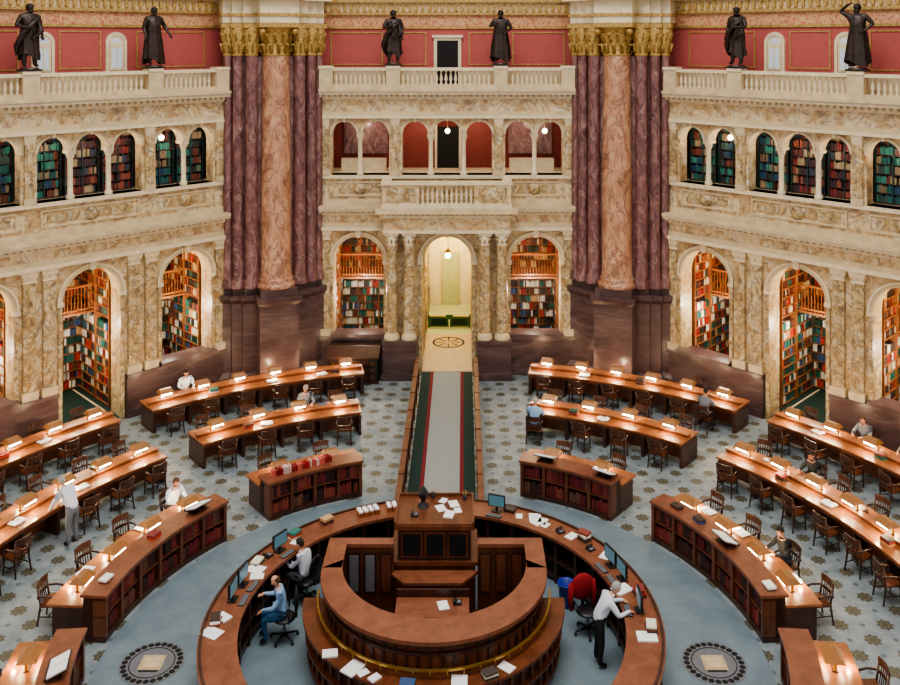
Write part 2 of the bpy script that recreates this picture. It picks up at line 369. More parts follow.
    if kind == 'center':
        for s in (-1, 1):
            for p in (1.46, 2.12):
                x = s*p
                mb.lathe(x, -.5, [(.3, 1.5), (.3, 1.6), (.25, 1.68), (.22, 1.74)], 'cream', 18)
                mb.lathe(x, -.5, [(.22, 1.74), (.225, 3), (.19, 5.1)], 'siena2', 18)
                mb.lathe(x, -.5, [(.2, 5.1), (.21, 5.15), (.19, 5.2), (.27, 5.5), (.24, 5.5)], 'ivory', 12); mb.box(x-.27, x+.27, -.77, -.22, 5.5, 5.6, 'ivory')
                for k in range(8):
                    a = k*pi/4; mb.tube([(x+.19*cos(a), -.5+.19*sin(a), 5.2), (x+.25*cos(a), -.5+.25*sin(a), 5.36), (x+.29*cos(a), -.5+.29*sin(a), 5.33)], .035, 'cream', 5)
                mb.box(x-.2, x+.2, -.12, 0, 1.5, 5.5, 'siena')
            x0, x1 = sorted((s*1.15, s*2.45))
            mb.box(x0, x1, -.85, -.2, 0, 1.4, 'purple'); mb.box(x0-.05, x1+.05, -.92, -.28, 0, .25, 'purple'); mb.box(x0-.04, x1+.04, -.9, -.28, 1.38, 1.5, 'purple')
        mb.box(-2.45, 2.45, -.82, -.28, 5.6, 5.72, 'ivory'); mb.box(-2.42, 2.42, -.78, -.22, 5.72, 6.2, 'siena'); mb.box(-2.5, 2.5, -.88, -.25, 6.2, 6.3, 'ivory')
        mb.box(-2.7, 2.7, -1.1, -.5, 6.39, 6.6, 'cream'); mb.box(-2.45, 2.45, -.84, -.3, 6.3, 6.39, 'cream')
        k = -2.4
        while k < 2.35: mb.box(k, k+.11, -.98, -.84, 6.3, 6.39, 'ivory'); k += .22
        for s in (-1, 1):
            x0, x1 = sorted((s*1.05, s*2.45)); mb.box(x0, x1, -.95, -.7, 6.6, 7.48, 'siena'); mb.box(x0-.04, x1+.04, -1, -.72, 6.6, 6.75, 'ivory')
            x0, x1 = sorted((s*1.2, s*2.3)); mb.box(x0, x1, -.98, -.94, 6.85, 7.38, 'siena2')
            x0, x1 = sorted((s*2.2, s*2.44)); mb.box(x0, x1, -.7, -.1, 6.6, 7.48, 'siena')
            x0, x1 = sorted((s*2.15, s*2.5)); mb.box(x0, x1, -.66, 0, 7.48, 7.6, 'ivory')
        mb.box(-2.5, 2.5, -1.0, -.66, 7.48, 7.6, 'ivory'); mb.box(-1.05, 1.05, -.95, -.7, 6.6, 6.75, 'ivory')
        x = -.92
        while x < 1: baluster(mb, x, -.82, 6.75, 7.48); x += .185
    mb.box(-B, B, .6, 3, 7.5, 7.7, 'cream'); mb.box(-B, B, .5, 3, 10, 10.2, 'cream')
    if kind == 'center':
        mb.box(-B, B, 2.2, 2.4, 7.7, 10, 'redroom')
        for a, b_ in ((-4.3, -2.5), (2.5, 4.3)):
            mb.box(a, b_, 1.2, 1.5, 7.7, 8.2, 'ivory'); mb.box(a, b_, 2.1, 2.2, 8.3, 9.7, 'redmar')
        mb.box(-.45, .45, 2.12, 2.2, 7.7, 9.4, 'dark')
        for a, b_ in [(-.55, -.45), (.45, .55)]: mb.box(a, b_, 2.08, 2.2, 7.7, 9.5, 'ivory')
    else:
        mb.box(-B, B, 1.1, 1.3, 7.7, 10, 'wooddk')
        for i, (a, b_) in enumerate(UP):
            pal = UPRED if i in (3, 4) else TEAL
            for k in range(7):
                z = 7.75+k*.31
                mb.box(a-.05, b_+.05, .78, 1.1, z-.02, z, 'wooddk'); books(mb, (a, 1.05, z), (1, 0, 0), b_-a, (0, -1, 0), .3, pal, d=.24, w=(.04, .08), miss=.02)
            for x in (a-.02, (a+b_)/2, b_+.02): mb.box(x-.015, x+.015, .76, .8, 7.7, 9.95, 'teal')
    return mb
fw = facade('wing').mesh('facade_masonry')
for nm, loc, rz, kind in [('wall_back', (0, 35.2, 0), 0, 'c'), ('wall_left', (-11.88, 30.28, 0), pi/4, 'w'), ('wall_right', (11.88, 30.28, 0), -pi/4, 'w')]:
    e = empty(nm, loc, rz)
    if kind == 'c': facade('center').obj('facade_masonry', parent=e)
    else: put(fw, 'facade_masonry', parent=e)
    lamps = [(0, .9, 9.35), (3.9, .9, 9.35)] if kind == 'c' else [(2.8 if 'left' in nm else -2.8, .62, 9.45)]
    for (x, y, z) in lamps:
        g = MB(); g.tube([(x, y, z+.1), (x, y, 10)], .012, 'brass'); g.ball((x, y, z), .1, 'globe'); g.obj('loggia_globe', parent=e)
    for x in ((-3.4, -1.2, 1.2, 3.4) if kind == 'c' else (-4.0, -2.8, -1.25, 0, 1.25, 2.8, 4.0)):
        point('loggia_fill', (x, 1.3 if kind == 'c' else .25, 9.5 if kind == 'c' else 9.35), 20 if kind == 'c' else 9, (1, .84, .66), .05, e)  # added fill without fixtures; in the wings it brightens the shelved books

# ------------------------------------------------------------------ alcoves
def alcove(seed, door):
    random.seed(seed); mb = MB(); w = 1.3; y0, y1 = .72, 3.9
    mb.box(-w-.1, w+.1, y1, y1+.1, 0, 5.6, 'wooddk')
    for s in (-1, 1): a, b_ = sorted((s*w, s*(w+.1))); mb.box(a, b_, y0, y1, 0, 5.6, 'wooddk')
    mb.box(-w-.1, w+.1, y0, y1+.1, 5.5, 5.6, 'cream')
    if door:
        mb.box(-.97, .97, 0.0, y0, 0.01, .03, 'green'); mb.box(-w, w, y0, y1, 0.01, .03, 'green')
        mb.box(-.85, -.78, 0, y1-.3, .03, .036, 'ivory'); mb.box(.78, .85, 0, y1-.3, .03, .036, 'ivory')
    else: mb.box(-w, w, y0, y1, 0.01, .03, 'green')
    my = 2.2 if not door else 2.5
    mb.box(-w, w, my, y1, 3.08, 3.16, 'shelf')
    mb.box(-w, w, my, my+.06, 4.05, 4.12, 'woodlt'); mb.box(-w, w, my, my+.05, 3.22, 3.28, 'woodlt')
    k = -w+.05
    while k < w: mb.box(k, k+.025, my+.01, my+.04, 3.16, 4.05, 'woodlt'); k += .12
    for lvl, (z0, n) in enumerate(((.1, 9), (3.2, 7))):
        pal = BRIGHT if lvl == 0 else WARM
        for i in range(n):
            z = z0+i*.32
            mb.box(-w, w, y1-.26, y1, z-.03, z, 'shelf'); books(mb, (-w+.03, y1-.02, z), (1, 0, 0), 2*w-.06, (0, -1, 0), .3, pal, w=(.035, .075), miss=.03)
            for s in (-1, 1):
                a, b_ = sorted((s*w, s*(w-.26))); mb.box(a, b_, y0+.3, y1-.26, z-.03, z, 'shelf')
                books(mb, (s*(w-.02), y0+.32, z), (0, 1, 0), y1-y0-.6, (-s, 0, 0), .3, pal, w=(.035, .075), miss=.03)
        for x in (-w+.02, -.45, .45, w-.02): mb.box(x-.02, x+.02, y1-.28, y1, z0-.05, z0+n*.32, 'shelf')
    for s in (-1, 1):
        for yy in (y0+.3, 2.2): a, b_ = sorted((s*w, s*(w-.28))); mb.box(a, b_, yy-.02, yy+.02, 0, 5.4, 'shelf')
    return mb.mesh('alcove_bookcase')
AL = [alcove(1, False), alcove(2, True), alcove(3, False)]
def place_local(loc, rz, x, y, z=0):
    return (loc[0]+x*cos(rz)-y*sin(rz), loc[1]+x*sin(rz)+y*cos(rz), z)
for loc, rz, kind in [((0, 35.2), 0, 'c'), ((-11.88, 30.28), pi/4, 'w'), ((11.88, 30.28), -pi/4, 'w')]:
    for i, x in enumerate((-3.46, 0, 3.46)):
        if kind == 'c' and i == 1: continue
        o = put(AL[i], 'alcove_bookcase', place_local(loc, rz, x, 0), rz)
        point('alcove_lamp_low', (0, 1.35, 2.8), 125, (1, .88, .7), .12, o); point('alcove_lamp_high', (0, 1.3, 5.2), 95, (1, .76, .46), .12, o)
random.seed(11)
mb = MB()
for s in (-1, 1): a, b_ = sorted((s*1.1, s*1.25)); mb.box(a, b_, .7, 9, 0, 5.4, 'yellow')
mb.box(-1.25, 1.25, .7, 9, 5.35, 5.5, 'yellow'); mb.box(-1.25, 1.25, 9, 9.2, 0, 5.5, 'yellow'); mb.box(-.98, .98, .05, .7, .01, .03, 'tan'); mb.box(-1.1, 1.1, .7, 4.5, .01, .03, 'tan'); mb.box(-1.1, 1.1, 4.5, 9, .01, .03, 'palegreen')
for y in (.72, 2.4, 5.0):
    mb.archring(0, 4.2, .95, 1.1, y, y+.25, 'yellow'); mb.archfill(-1.1, 1.1, 4.2, 5.35, y, y+.2, 'yellow')
    for s in (-1, 1): a, b_ = sorted((s*.97, s*1.1)); mb.box(a, b_, y, y+.25, 0, 4.2, 'siena')
for s in (-1, 1):
    a, b_ = sorted((s*.5, s*1.05)); mb.box(a, b_, 8.9, 9, 0, 3.4, 'ivory'); a, b_ = sorted((s*1.0, s*1.1)); mb.box(a, b_, 1.2, 8.9, 0, .9, 'purple')
mb.box(-.4, .4, 8.88, 9, 0, 2.6, 'palegreen')
p = empty('entrance_vestibule', (0, 35.2, 0)); mb.obj('passage_walls', parent=p)
point('vestibule_light', (0, 3.8, 4.7), 130, (1, .9, .66), .1, p); point('vestibule_light_far', (0, 7, 4.6), 260, (1, .93, .7), .1, p)
mb = MB(); mb.tube([(0, 0, .2), (0, 0, 1.2)], .015, 'brass'); mb.ball((0, 0, 0), .13, 'globe'); mb.lathe(0, 0, [(.02, .1), (.16, .14), (.05, .25), (.03, .3)], 'brass', 12)
mb.obj('hanging_globe_lamp', (0, 37.0, 4.15))
mb = MB()
for s in (-1, 1):
    a, b_ = sorted((s*.02, s*.9)); mb.box(a, b_, 0, .04, .06, .5, 'olive')
    a, b_ = sorted((s*.12, s*.8)); mb.box(a, b_, -.02, .0, .14, .42, 'green')
    a, b_ = sorted((s*.9, s*.96)); mb.box(a, b_, -.03, .07, .03, .62, 'olive')
mb.box(-.16, .16, -.03, .0, .4, .62, 'olive'); mb.box(-.9, .9, -.01, .05, .5, .54, 'brass')
mb.obj('entrance_gate', (0, 40.6, 0))
def medallion(name, loc, r, gold=False):
    mb = MB()
    mb.lathe(0, 0, [(r, 0), (r, .006)], 'tan' if gold else 'greyp', 40)
    if gold:
        mb.ring(r*.8, r*.92, .006, .012, 0, 360, 'dark', 40); mb.ring(r*.3, r*.6, .006, .012, 0, 360, 'gold', 30)
        for k in range(8): mb.ring(r*.1, r*.75, .012, .016, k*45-4, k*45+4, 'dark', 2)
    else:
        for k in range(26):
            a = 2*pi*k/26; mb.lathe(r*.86*cos(a), r*.86*sin(a), [(r*.1, .006), (r*.08, .012)], 'dark', 8)
        mb.ring(r*.68, r*.71, .006, .012, 0, 360, 'dark', 40)
        mb.box(-r*.36, r*.36, -r*.34, r*.34, .006, .012, 'tan'); mb.box(-r*.24, r*.24, -r*.22, r*.22, .012, .015, 'cream'); mb.box(-r*.3, r*.3, -r*.42, -r*.36, .006, .012, 'dark')
    mb.obj(name, loc)
medallion('floor_medallion', (0, 38.6, .03), .75, True)
medallion('floor_medallion', (-5.87, 18.78, .004), .66); medallion('floor_medallion', (5.86, 18.78, .004), .66)

# ------------------------------------------------------------------ pier clusters
def outline(e, front=True):
    R = [(.72+e, -.72-e), (.72+e, 0-e), (1.22+e, 0-e), (1.22+e, .16-e), (1.6+e, .16-e), (1.6+e, .34-e), (1.92+e, .34-e), (1.92+e, 2.0)]
    if not front: R = R[1:]; R[0] = (.72, 0-e)
    return [(-x, y) for x, y in R[::-1]]+R
def cluster():
    mb = MB(); o = outline; Z = 3.75
    mb.prism(o(.14), 0, .4, 'purple'); mb.prism(o(.1), .4, .56, 'purple', o(.02)); mb.prism(o(0), .56, 3.15, 'purple')
    mb.prism(o(.0), 3.15, 3.3, 'purple', o(.1)); mb.prism(o(.1), 3.3, 3.48, 'purple'); mb.prism(o(-.04), 3.48, Z, 'purple')
    mb.lathe(0, 0, [(.72, Z), (.74, Z+.07), (.7, Z+.14), (.62, Z+.2), (.66, Z+.28), (.6, Z+.35)], 'salmon', 28)
    mb.lathe(0, 0, [(.6, Z+.35), (.57, Z+.5), (.575, 7), (.5, 12.4)], 'salmon', 32)
    mb.prism(o(.0, False), Z, Z+.3, 'redmar'); mb.prism(o(-.1, False), Z+.3, 12.4, 'redmar')
    for s in (-1, 1):
        for (x, y, r) in ((.9, .06, .24), (1.38, .22, .2), (1.72, .4, .16)):
            mb.lathe(s*x, y, [(r+.07, Z), (r+.07, Z+.15), (r+.03, Z+.25), (r, Z+.35), (r, 7), (r*.95, 12.4)], 'redmar', 18)
            mb.lathe(s*x, y, [(r, 12.4), (r+.04, 12.46), (r, 12.52), (r+.05, 12.8), (r+.12, 13.4), (r+.1, 13.45)], 'gold', 12)
            for tier, z in ((0, 12.55), (1, 12.95)):
                for k in range(8):
                    a = k*pi/4+tier*.39; q = r+.03
                    mb.tube([(s*x+q*cos(a), y+q*sin(a), z), (s*x+(q+.08)*cos(a), y+(q+.08)*sin(a), z+.32), (s*x+(q+.13)*cos(a), y+(q+.13)*sin(a), z+.28)], [.05, .045, .025], 'gold', 5)
            mb.box(s*x-r-.1, s*x+r+.1, y-r-.1, y+.4, 13.45, 13.62, 'gold')
    mb.lathe(0, 0, [(.5, 12.4), (.56, 12.46), (.5, 12.52), (.52, 12.8), (.66, 13.4), (.72, 13.46)], 'gold', 20)
    for tier, z in ((0, 12.52), (1, 12.92)):
        for k in range(12):
            a = k*pi/6+tier*.26; q = .52
            mb.tube([(q*cos(a), q*sin(a), z), ((q+.1)*cos(a), (q+.1)*sin(a), z+.34), ((q+.2)*cos(a), (q+.2)*sin(a), z+.28)], [.08, .07, .03], 'gold', 5)
    for sx in (-1, 1):
        mb.ball((sx*.6, -.6, 13.32), .13, 'gold', 8); mb.ball((sx*.6, .4, 13.32), .13, 'gold', 8)
    mb.prism([(-.75, -.75), (.75, -.75), (.75, .75), (-.75, .75)], 13.47, 13.63, 'gold')
    mb.prism(o(.0), 13.64, 13.9, 'ivory'); mb.prism(o(.06), 13.9, 14.0, 'gold'); mb.prism(o(0), 14.0, 14.5, 'ivory'); mb.prism(o(.25), 14.5, 14.7, 'ivory'); mb.prism(o(.1), 14.7, 16.2, 'cream')
    return mb.mesh('clustered_column')
cm = cluster()
for s in (-1, 1):
    put(cm, 'clustered_column', (s*6.44, 33.98, 0), -s*pi/8)
    put(cm, 'clustered_column', (s*15.58, 24.86, 0), -s*pi*3/8)

# ------------------------------------------------------------------ floor & aisle
mb = MB(); mb.box(-24, 24, -2, 46, -.2, 0, 'floor'); mb.obj('floor')
mb = MB()
Y0, Y1 = 23.45, 35.2
mb.box(-.98, .98, Y0, Y1, .004, .02, 'green'); mb.box(-.64, .64, Y0, Y1, .02, .026, 'crimson'); mb.box(-.52, .52, Y0, Y1, .026, .032, 'greycar')
mb.obj('aisle_carpet')
for s in (-1, 1):
    mb = MB(); x = s*1.1
    mb.box(x-.08, x+.08, Y0+.1, Y1-.95, .88, .96, 'wood'); mb.box(x-.05, x+.05, Y0+.1, Y1-.95, .0, .16, 'wooddk')
    y = Y0+.15
    k = 0
    while y < Y1-1:
        if k % 8 == 0: mb.box(x-.08, x+.08, y-.07, y+.07, 0, .98, 'wood')
        else: mb.box(x-.025, x+.025, y-.03, y+.03, .1, .9, 'wooddk')
        y += .18; k += 1
    mb.box(x-.03, x+.03, Y0+.1, Y1-.95, .16, .7, 'wooddk')
    mb.obj('aisle_railing')

# ------------------------------------------------------------------ furniture
CY = 18.9
def polar(r, a, z=0): return (r*sin(radians(a)), CY+r*cos(radians(a)), z)
def chair_mesh():
    mb = MB(); w = 'wooddk'
    mb.prism([(-.23, .22), (-.25, -.18), (.25, -.18), (.23, .22)][::-1], .43, .47, 'wood')
    for x, y in ((-.2, .18), (.2, .18)): mb.tube([(x*1.1, y*1.05, 0), (x, y, .43)], [.018, .025], w, 6)
    for x in (-.2, .2):
        mb.tube([(x*1.1, -.24, 0), (x, -.17, .45), (x*1.1, -.24, .88)], [.02, .026, .022], w, 6)
        mb.tube([(x*1.15, -.2, .66), (x*1.25, 0, .67), (x*1.15, .17, .64)], .024, w, 6); mb.tube([(x*1.15, .16, .44), (x*1.15, .16, .65)], .018, w, 6)
        mb.tube([(x, .19, .2), (x, -.2, .2)], .014, w, 5)
    mb.tube([(-.2, 0, .2), (.2, 0, .2)], .014, w, 5)
    for z, h in ((.82, .1), (.62, .04)):
        for k in range(4):
            x0 = -.23+k*.115; x1 = x0+.115; b0 = -.24-.05*(1-(x0/.23)**2); b1 = -.24-.05*(1-(x1/.23)**2)
            mb.prism([(x0, b0), (x1, b1), (x1, b1+.03), (x0, b0+.03)], z-h/2, z+h, w)
    for k in range(5): x = -.14+k*.07; mb.tube([(x, -.2, .46), (x, -.26, .85)], .013, w, 5)
    return mb.mesh('reading_chair')
CH = chair_mesh()
def chair(r, a, outward=True, jit=True):
    j = random.uniform(-12, 12) if jit else 0
    return put(CH, 'reading_chair', polar(r+(random.uniform(-.06, .06) if jit else 0), a), radians(-a+j)+(0 if outward else pi))
def lamp_mesh():
    mb = MB()
    mb.box(-.2, .2, -.06, .06, 0, .02, 'wooddk')
    for x in (-.18, .18): mb.box(x-.015, x+.015, -.03, .03, .02, .2, 'brass')
    mb.prism([(-.25, -.2), (.25, -.2), (.25, .2), (-.25, .2)], .18, .3, 'hood', [(-.19, -.07), (.19, -.07), (.19, .07), (-.19, .07)])
    mb.box(-.17, .17, -.17, -.11, .13, .18, 'bulb'); mb.box(-.17, .17, .11, .17, .13, .18, 'bulb')
    return mb.mesh('desk_lamp')
LM = lamp_mesh()
nl = 0
def lamp(r, a, z):
    global nl; nl += 1
    o = put(LM, 'desk_lamp', polar(r, a, z), radians(-a))
    for y in (-.29, .29): point('lamp_bulb', (0, y, .09), 8.5, (1, .74, .44), .04, o)
def openbook(r, a, z, rz=0):
    mb = MB()
    for s in (-1, 1):
        vs = [(0, -.13, 0), (s*.19, -.13, .03), (s*.19, .13, .03), (0, .13, 0), (0, -.13, .035), (s*.1, -.13, .06), (s*.19, -.13, .04), (s*.19, .13, .04), (s*.1, .13, .06), (0, .13, .035)]
        mb.add(vs, [(4, 5, 8, 9), (5, 6, 7, 8), (0, 1, 6, 5, 4), (3, 9, 8, 7, 2), (1, 2, 7, 6)], 'paper'); mb.add(vs[:4], [(0, 1, 2, 3)], 'redcloth')
    return mb.obj('open_book', polar(r, a, z), radians(-a)+rz)
def bookstand(r, a, z, rz=0):
    # sloping stand; pages face the reader on the outer side and catch light from above
    mb = MB(); mb.box(-.2, .2, -.1, .16, 0, .03, 'wooddk')
    mb.T = Matrix.Translation((0, -.1, .05)) @ Matrix.Rotation(radians(22), 4, 'X')
    mb.box(-.3, .3, 0, .4, 0, .02, 'wooddk'); mb.box(-.3, .3, -.02, .02, 0, .05, 'wooddk'); mb.box(-.27, -.01, .02, .38, .02, .045, 'paper'); mb.box(.01, .27, .02, .38, .02, .045, 'paper')
    mb.T = Matrix.Identity(4)
    mb.box(-.02, .02, .1, .14, .03, .14, 'wooddk')
    return mb.obj('book_stand', polar(r, a, z), radians(-a)+rz)
def ring1(a0, a1):
    mb = MB()
    mb.ring(7.1, 7.6, 0, .12, a0, a1, 'wooddk'); mb.ring(7.05, 7.65, .98, 1.04, a0-.3, a1+.3, 'desktop')
    mb.ring(7.38, 7.6, .12, .98, a0, a1, 'wooddk'); mb.ring(7.12, 7.4, .53, .56, a0, a1, 'wood'); mb.ring(7.1, 7.4, .9, .98, a0, a1, 'wood')
    n = max(2, round((a1-a0)/6))
    for k in range(n+1):
        a = a0+(a1-a0)*k/n; w = .35; aa = min(max(a, a0+w), a1-w); mb.ring(7.09, 7.6, .1, .98, aa-w, aa+w, 'wood', 1)
    for z in (.13, .57):
        for k in range(n):
            b0 = a0+(a1-a0)*k/n+.5; b1 = a0+(a1-a0)*(k+1)/n-.5
            A = Vector((7.16*sin(radians(b0)), 7.16*cos(radians(b0)), z)); B = Vector((7.16*sin(radians(b1)), 7.16*cos(radians(b1)), z)); d = (B-A).normalized()
            books(mb, A, d, (B-A).length, Vector((-d.y, d.x, 0)), .36, MAROON, w=(.04, .08), d=.18, miss=.02)
    mb.ring(7.6, 8.4, .76, .81, a0-.3, a1+.3, 'woodlt'); mb.ring(7.62, 8.3, .64, .76, a0+.4, a1-.4, 'wood')
    for a in (a0+.4, (a0+a1)/2, a1-.4): mb.ring(7.6, 8.3, 0, .74, a-.3, a+.3, 'wooddk', 1)
    mb.obj('bookcase_desk', (0, CY, 0))
    m_ = max(2, round(radians(a1-a0)*8/1.3))
    for k in range(m_):
        a = a0+(a1-a0)*(k+.5)/m_
        if abs(a) < 115: lamp(7.95, a, .81)
        if abs(a) < 108: yield_chair.append((8.72, a, False))
yield_chair = []
for s in (-1, 1):
    for a0, a1 in ((18.5, 40.5), (51, 86), (95, 124)):
        p, q = sorted((s*a0, s*a1)); ring1(p, q)
def ringtable(ri, a0, a1, amax=200):
    mb = MB(); ro = ri+1.15
    mb.ring(ri, ro, .73, .78, a0, a1, 'woodlt'); mb.ring(ri+.06, ro-.06, .62, .73, a0+.2, a1-.2, 'wood')
    mb.ring(ri+.5, ri+.66, .1, .86, a0+.2, a1-.2, 'wood'); mb.ring(ri+.47, ri+.69, .86, .89, a0+.1, a1-.1, 'woodlt')
    m_ = max(2, round(radians(a1-a0)*(ri+.5)/1.25))
    for k in range(m_+1):
        a = a0+.3+(a1-a0-.6)*k/m_
        mb.ring(ri+.06, ro-.06, 0, .66, a-.22, a+.22, 'wooddk', 1); mb.ring(ri+.1, ro-.1, 0, .08, a-.3, a+.3, 'wooddk', 1)
    mb.obj('reading_desk', (0, CY, 0))
    for k in range(m_):
        a = a0+(a1-a0)*(k+.5)/m_
        if abs(a) < amax: lamp(ri+.58, a, .89)
        yield_chair.append((ri-.3, a, True))
        rr = ro+.33
        if ri > 14 and (12 < abs(a) < 33 or 45 > abs(a) > 39 or abs(a) > 62.5): continue
        yield_chair.append((rr, a, False))
for s in (-1, 1):
    for ri, a0, a1, am in ((11.0, 14.2, 41, 99), (11.0, 47, 88, 99), (14.4, 12, 41.7, 99), (14.4, 46, 76, 99)):
        p, q = sorted((s*a0, s*a1)); ringtable(ri, p, q, am)

# ------------------------------------------------------------------ people
def solid(name, c, r=.8): return plain(name, c, r, vary=.06, sc=9)
SKIN = solid('skin', rgb(205, 150, 120), .5); SKIND = solid('skin_tan', rgb(170, 116, 88), .5)
HAIRS = {'grey': solid('hair_grey', rgb(150, 148, 144)), 'dark': solid('hair_dark', rgb(36, 26, 22)), 'brown': solid('hair_brown', rgb(84, 56, 38))}
SHOE = solid('shoe_leather', rgb(24, 20, 18), .4); EYEW = solid('eye_white', rgb(235, 235, 230), .3); LIP = solid('lips', rgb(160, 80, 74))
def mirror(p): return (-p[0], p[1], p[2])
def body(mb, J, mats):
    names = ['pelvis', 'waist', 'chest', 'neckb', 'neckt', 'shR', 'elR', 'wrR', 'paR', 'shL', 'elL', 'wrL', 'paL', 'hiR', 'knR', 'anR', 'toR', 'hiL', 'knL', 'anL', 'toL']
    rad = {'pelvis': (.165, .13), 'waist': (.15, .12), 'chest': (.18, .13), 'neckb': (.09, .08), 'neckt': (.055, .055), 'sh': (.082, .08), 'el': (.056, .056), 'wr': (.033, .033), 'pa': (.038, .022), 'hi': (.11, .11), 'kn': (.074, .074), 'an': (.052, .052), 'to': (.046, .036)}
    E = [('pelvis', 'waist'), ('waist', 'chest'), ('chest', 'neckb'), ('neckb', 'neckt')]
    for s in 'RL': E += [('chest', 'sh'+s), ('sh'+s, 'el'+s), ('el'+s, 'wr'+s), ('wr'+s, 'pa'+s), ('pelvis', 'hi'+s), ('hi'+s, 'kn'+s), ('kn'+s, 'an'+s), ('an'+s, 'to'+s)]
    me = bpy.data.meshes.new('skel'); me.from_pydata([J[n] for n in names], [(names.index(a), names.index(b_)) for a, b_ in E], [])
    ob = bpy.data.objects.new('skel', me); COL.objects.link(ob)
    md = ob.modifiers.new('s', 'SKIN'); md.use_smooth_shade = True
    sv = me.skin_vertices[0].data
    for i, n in enumerate(names):
        k = n if n in rad else n[:-1]; sv[i].radius = rad[k]; sv[i].use_root = (i == 0)
    ms = ob.modifiers.new('d', 'SUBSURF'); ms.levels = 2; ms.render_levels = 2
    dg = bpy.context.evaluated_depsgraph_get(); dg.update(); ev = ob.evaluated_get(dg); em = ev.to_mesh()
    segs = []
    for a, b_ in E:
        A, B = Vector(J[a]), Vector(J[b_])
        if a.startswith('an'): t = 'shoe'
        elif a.startswith('wr') or b_ == 'neckt': t = 'skin'
        elif a[:2] in ('hi', 'kn') or b_.startswith('hi'): t = 'bottom'
        else: t = 'top'
        segs.append((A, B, t))
    verts = [v.co.copy() for v in em.vertices]; groups = {}
    for p in em.polygons:
        c = p.center; best = None
        for A, B, t in segs:
            d = B-A; u = max(0, min(1, (c-A).dot(d)/max(d.length_squared, 1e-6))); q = (c-(A+d*u)).length
            if best is None or q < best[0]-1e-4: best = (q, t)
        groups.setdefault(best[1], []).append(list(p.vertices))
    for t, fs in groups.items():
        used = sorted({i for f in fs for i in f}); mp = {i: k for k, i in enumerate(used)}
        mb.add([verts[i] for i in used], [[mp[i] for i in f] for f in fs], mats[t], True)
    ev.to_mesh_clear(); bpy.data.objects.remove(ob); bpy.data.meshes.remove(me)
def hand(mb, w, p, skin, side, curl=.6):
    w, p = Vector(w), Vector(p); d = (p-w).normalized(); up = Vector((0, 0, 1))
    sd = d.cross(up); sd = sd.normalized() if sd.length > .1 else Vector((1, 0, 0)); nrm = sd.cross(d).normalized()
    if nrm.z < 0: nrm = -nrm
    for k, ln in enumerate((.062, .072, .067, .052)):
        o = (k-1.5)*.02*side; a = p+sd*o
        l1, l2, l3 = ln*.45, ln*.32, ln*.25
        p1 = a+d*.01; p2 = p1+d*l1-nrm*l1*.15; p3 = p2+(d-nrm*curl).normalized()*l2; p4 = p3+(d*.6-nrm*curl).normalized()*l3
        mb.tube([p1-d*.025, p1, p2, p3, p4], [.009, .0095, .009, .008, .006], skin, 6)
    o = -.034*side; a = w+(p-w)*.45+sd*o*.7
    mb.tube([a, a+sd*o*.8+d*.025, a+sd*o*.9+d*.055-nrm*.006], [.011, .01, .007], skin, 6)
def head(mb, c, pitch, yaw, skin, hair, bald=False, beard=False):
    old = mb.T
    mb.T = old @ Matrix.Translation(c) @ Matrix.Rotation(yaw, 4, 'Z') @ Matrix.Rotation(-pitch, 4, 'X')
    n = 16; vs = []; fs = []; m_ = 10
    for i in range(m_+1):
        ph = pi*i/m_; z = cos(ph)
        for k in range(n):
            t = 2*pi*k/n; x = sin(ph)*cos(t); y = sin(ph)*sin(t); w = 1.0
            if z < 0: w = 1-.38*(-z)**1.3
            yy = y*.096*(w if y < 0 else 1-.12*max(0, -z))
            if y > 0: yy *= .94
            vs.append((x*.077*w, yy+(.012*max(0, -z)), z*(.115 if z > 0 else .125)))
    for i in range(m_):
        for k in range(n): k2 = (k+1) % n; fs.append((i*n+k, (i+1)*n+k, (i+1)*n+k2, i*n+k2))
    mb.add(vs, fs, skin, True)
    mb.tube([(0, .086, .02), (0, .102, -.01), (0, .108, -.03), (0, .09, -.04)], [.008, .011, .014, .006], skin, 6)
    for s in (-1, 1):
        mb.ball((s*.03, .08, .004), .0125, EYEW if not beard else skin, 8); mb.ball((s*.03, .09, .004), .006, M['dark'], 6)
        mb.tube([(s*.016, .09, .026), (s*.045, .082, .024)], .004, hair, 5)
        mb.ball((s*.077, -.005, -.012), .026, skin, 8, (.35, .7, 1.15))
    mb.tube([(-.024, .088, -.062), (0, .095, -.06), (.024, .088, -.062)], [.004, .007, .004], LIP if not beard else skin, 5)
    if beard: mb.ball((0, .05, -.085), .06, hair, 10, (1, .8, .9))
    if bald: mb.ball((0, -.01, .01), .104, hair, 16, (.82, 1.0, 1.1), cut=lambda p: p[2] > .06 or (p[1] > -.0) or p[2] < -.07)
    else: mb.ball((0, -.006, .014), .108, hair, 18, (.8, .98, 1.08), cut=lambda p: (p[1] > .035 and p[2] < .062) or (p[1] > -.02 and p[2] < -.005) or p[2] < -.09)
    mb.T = old
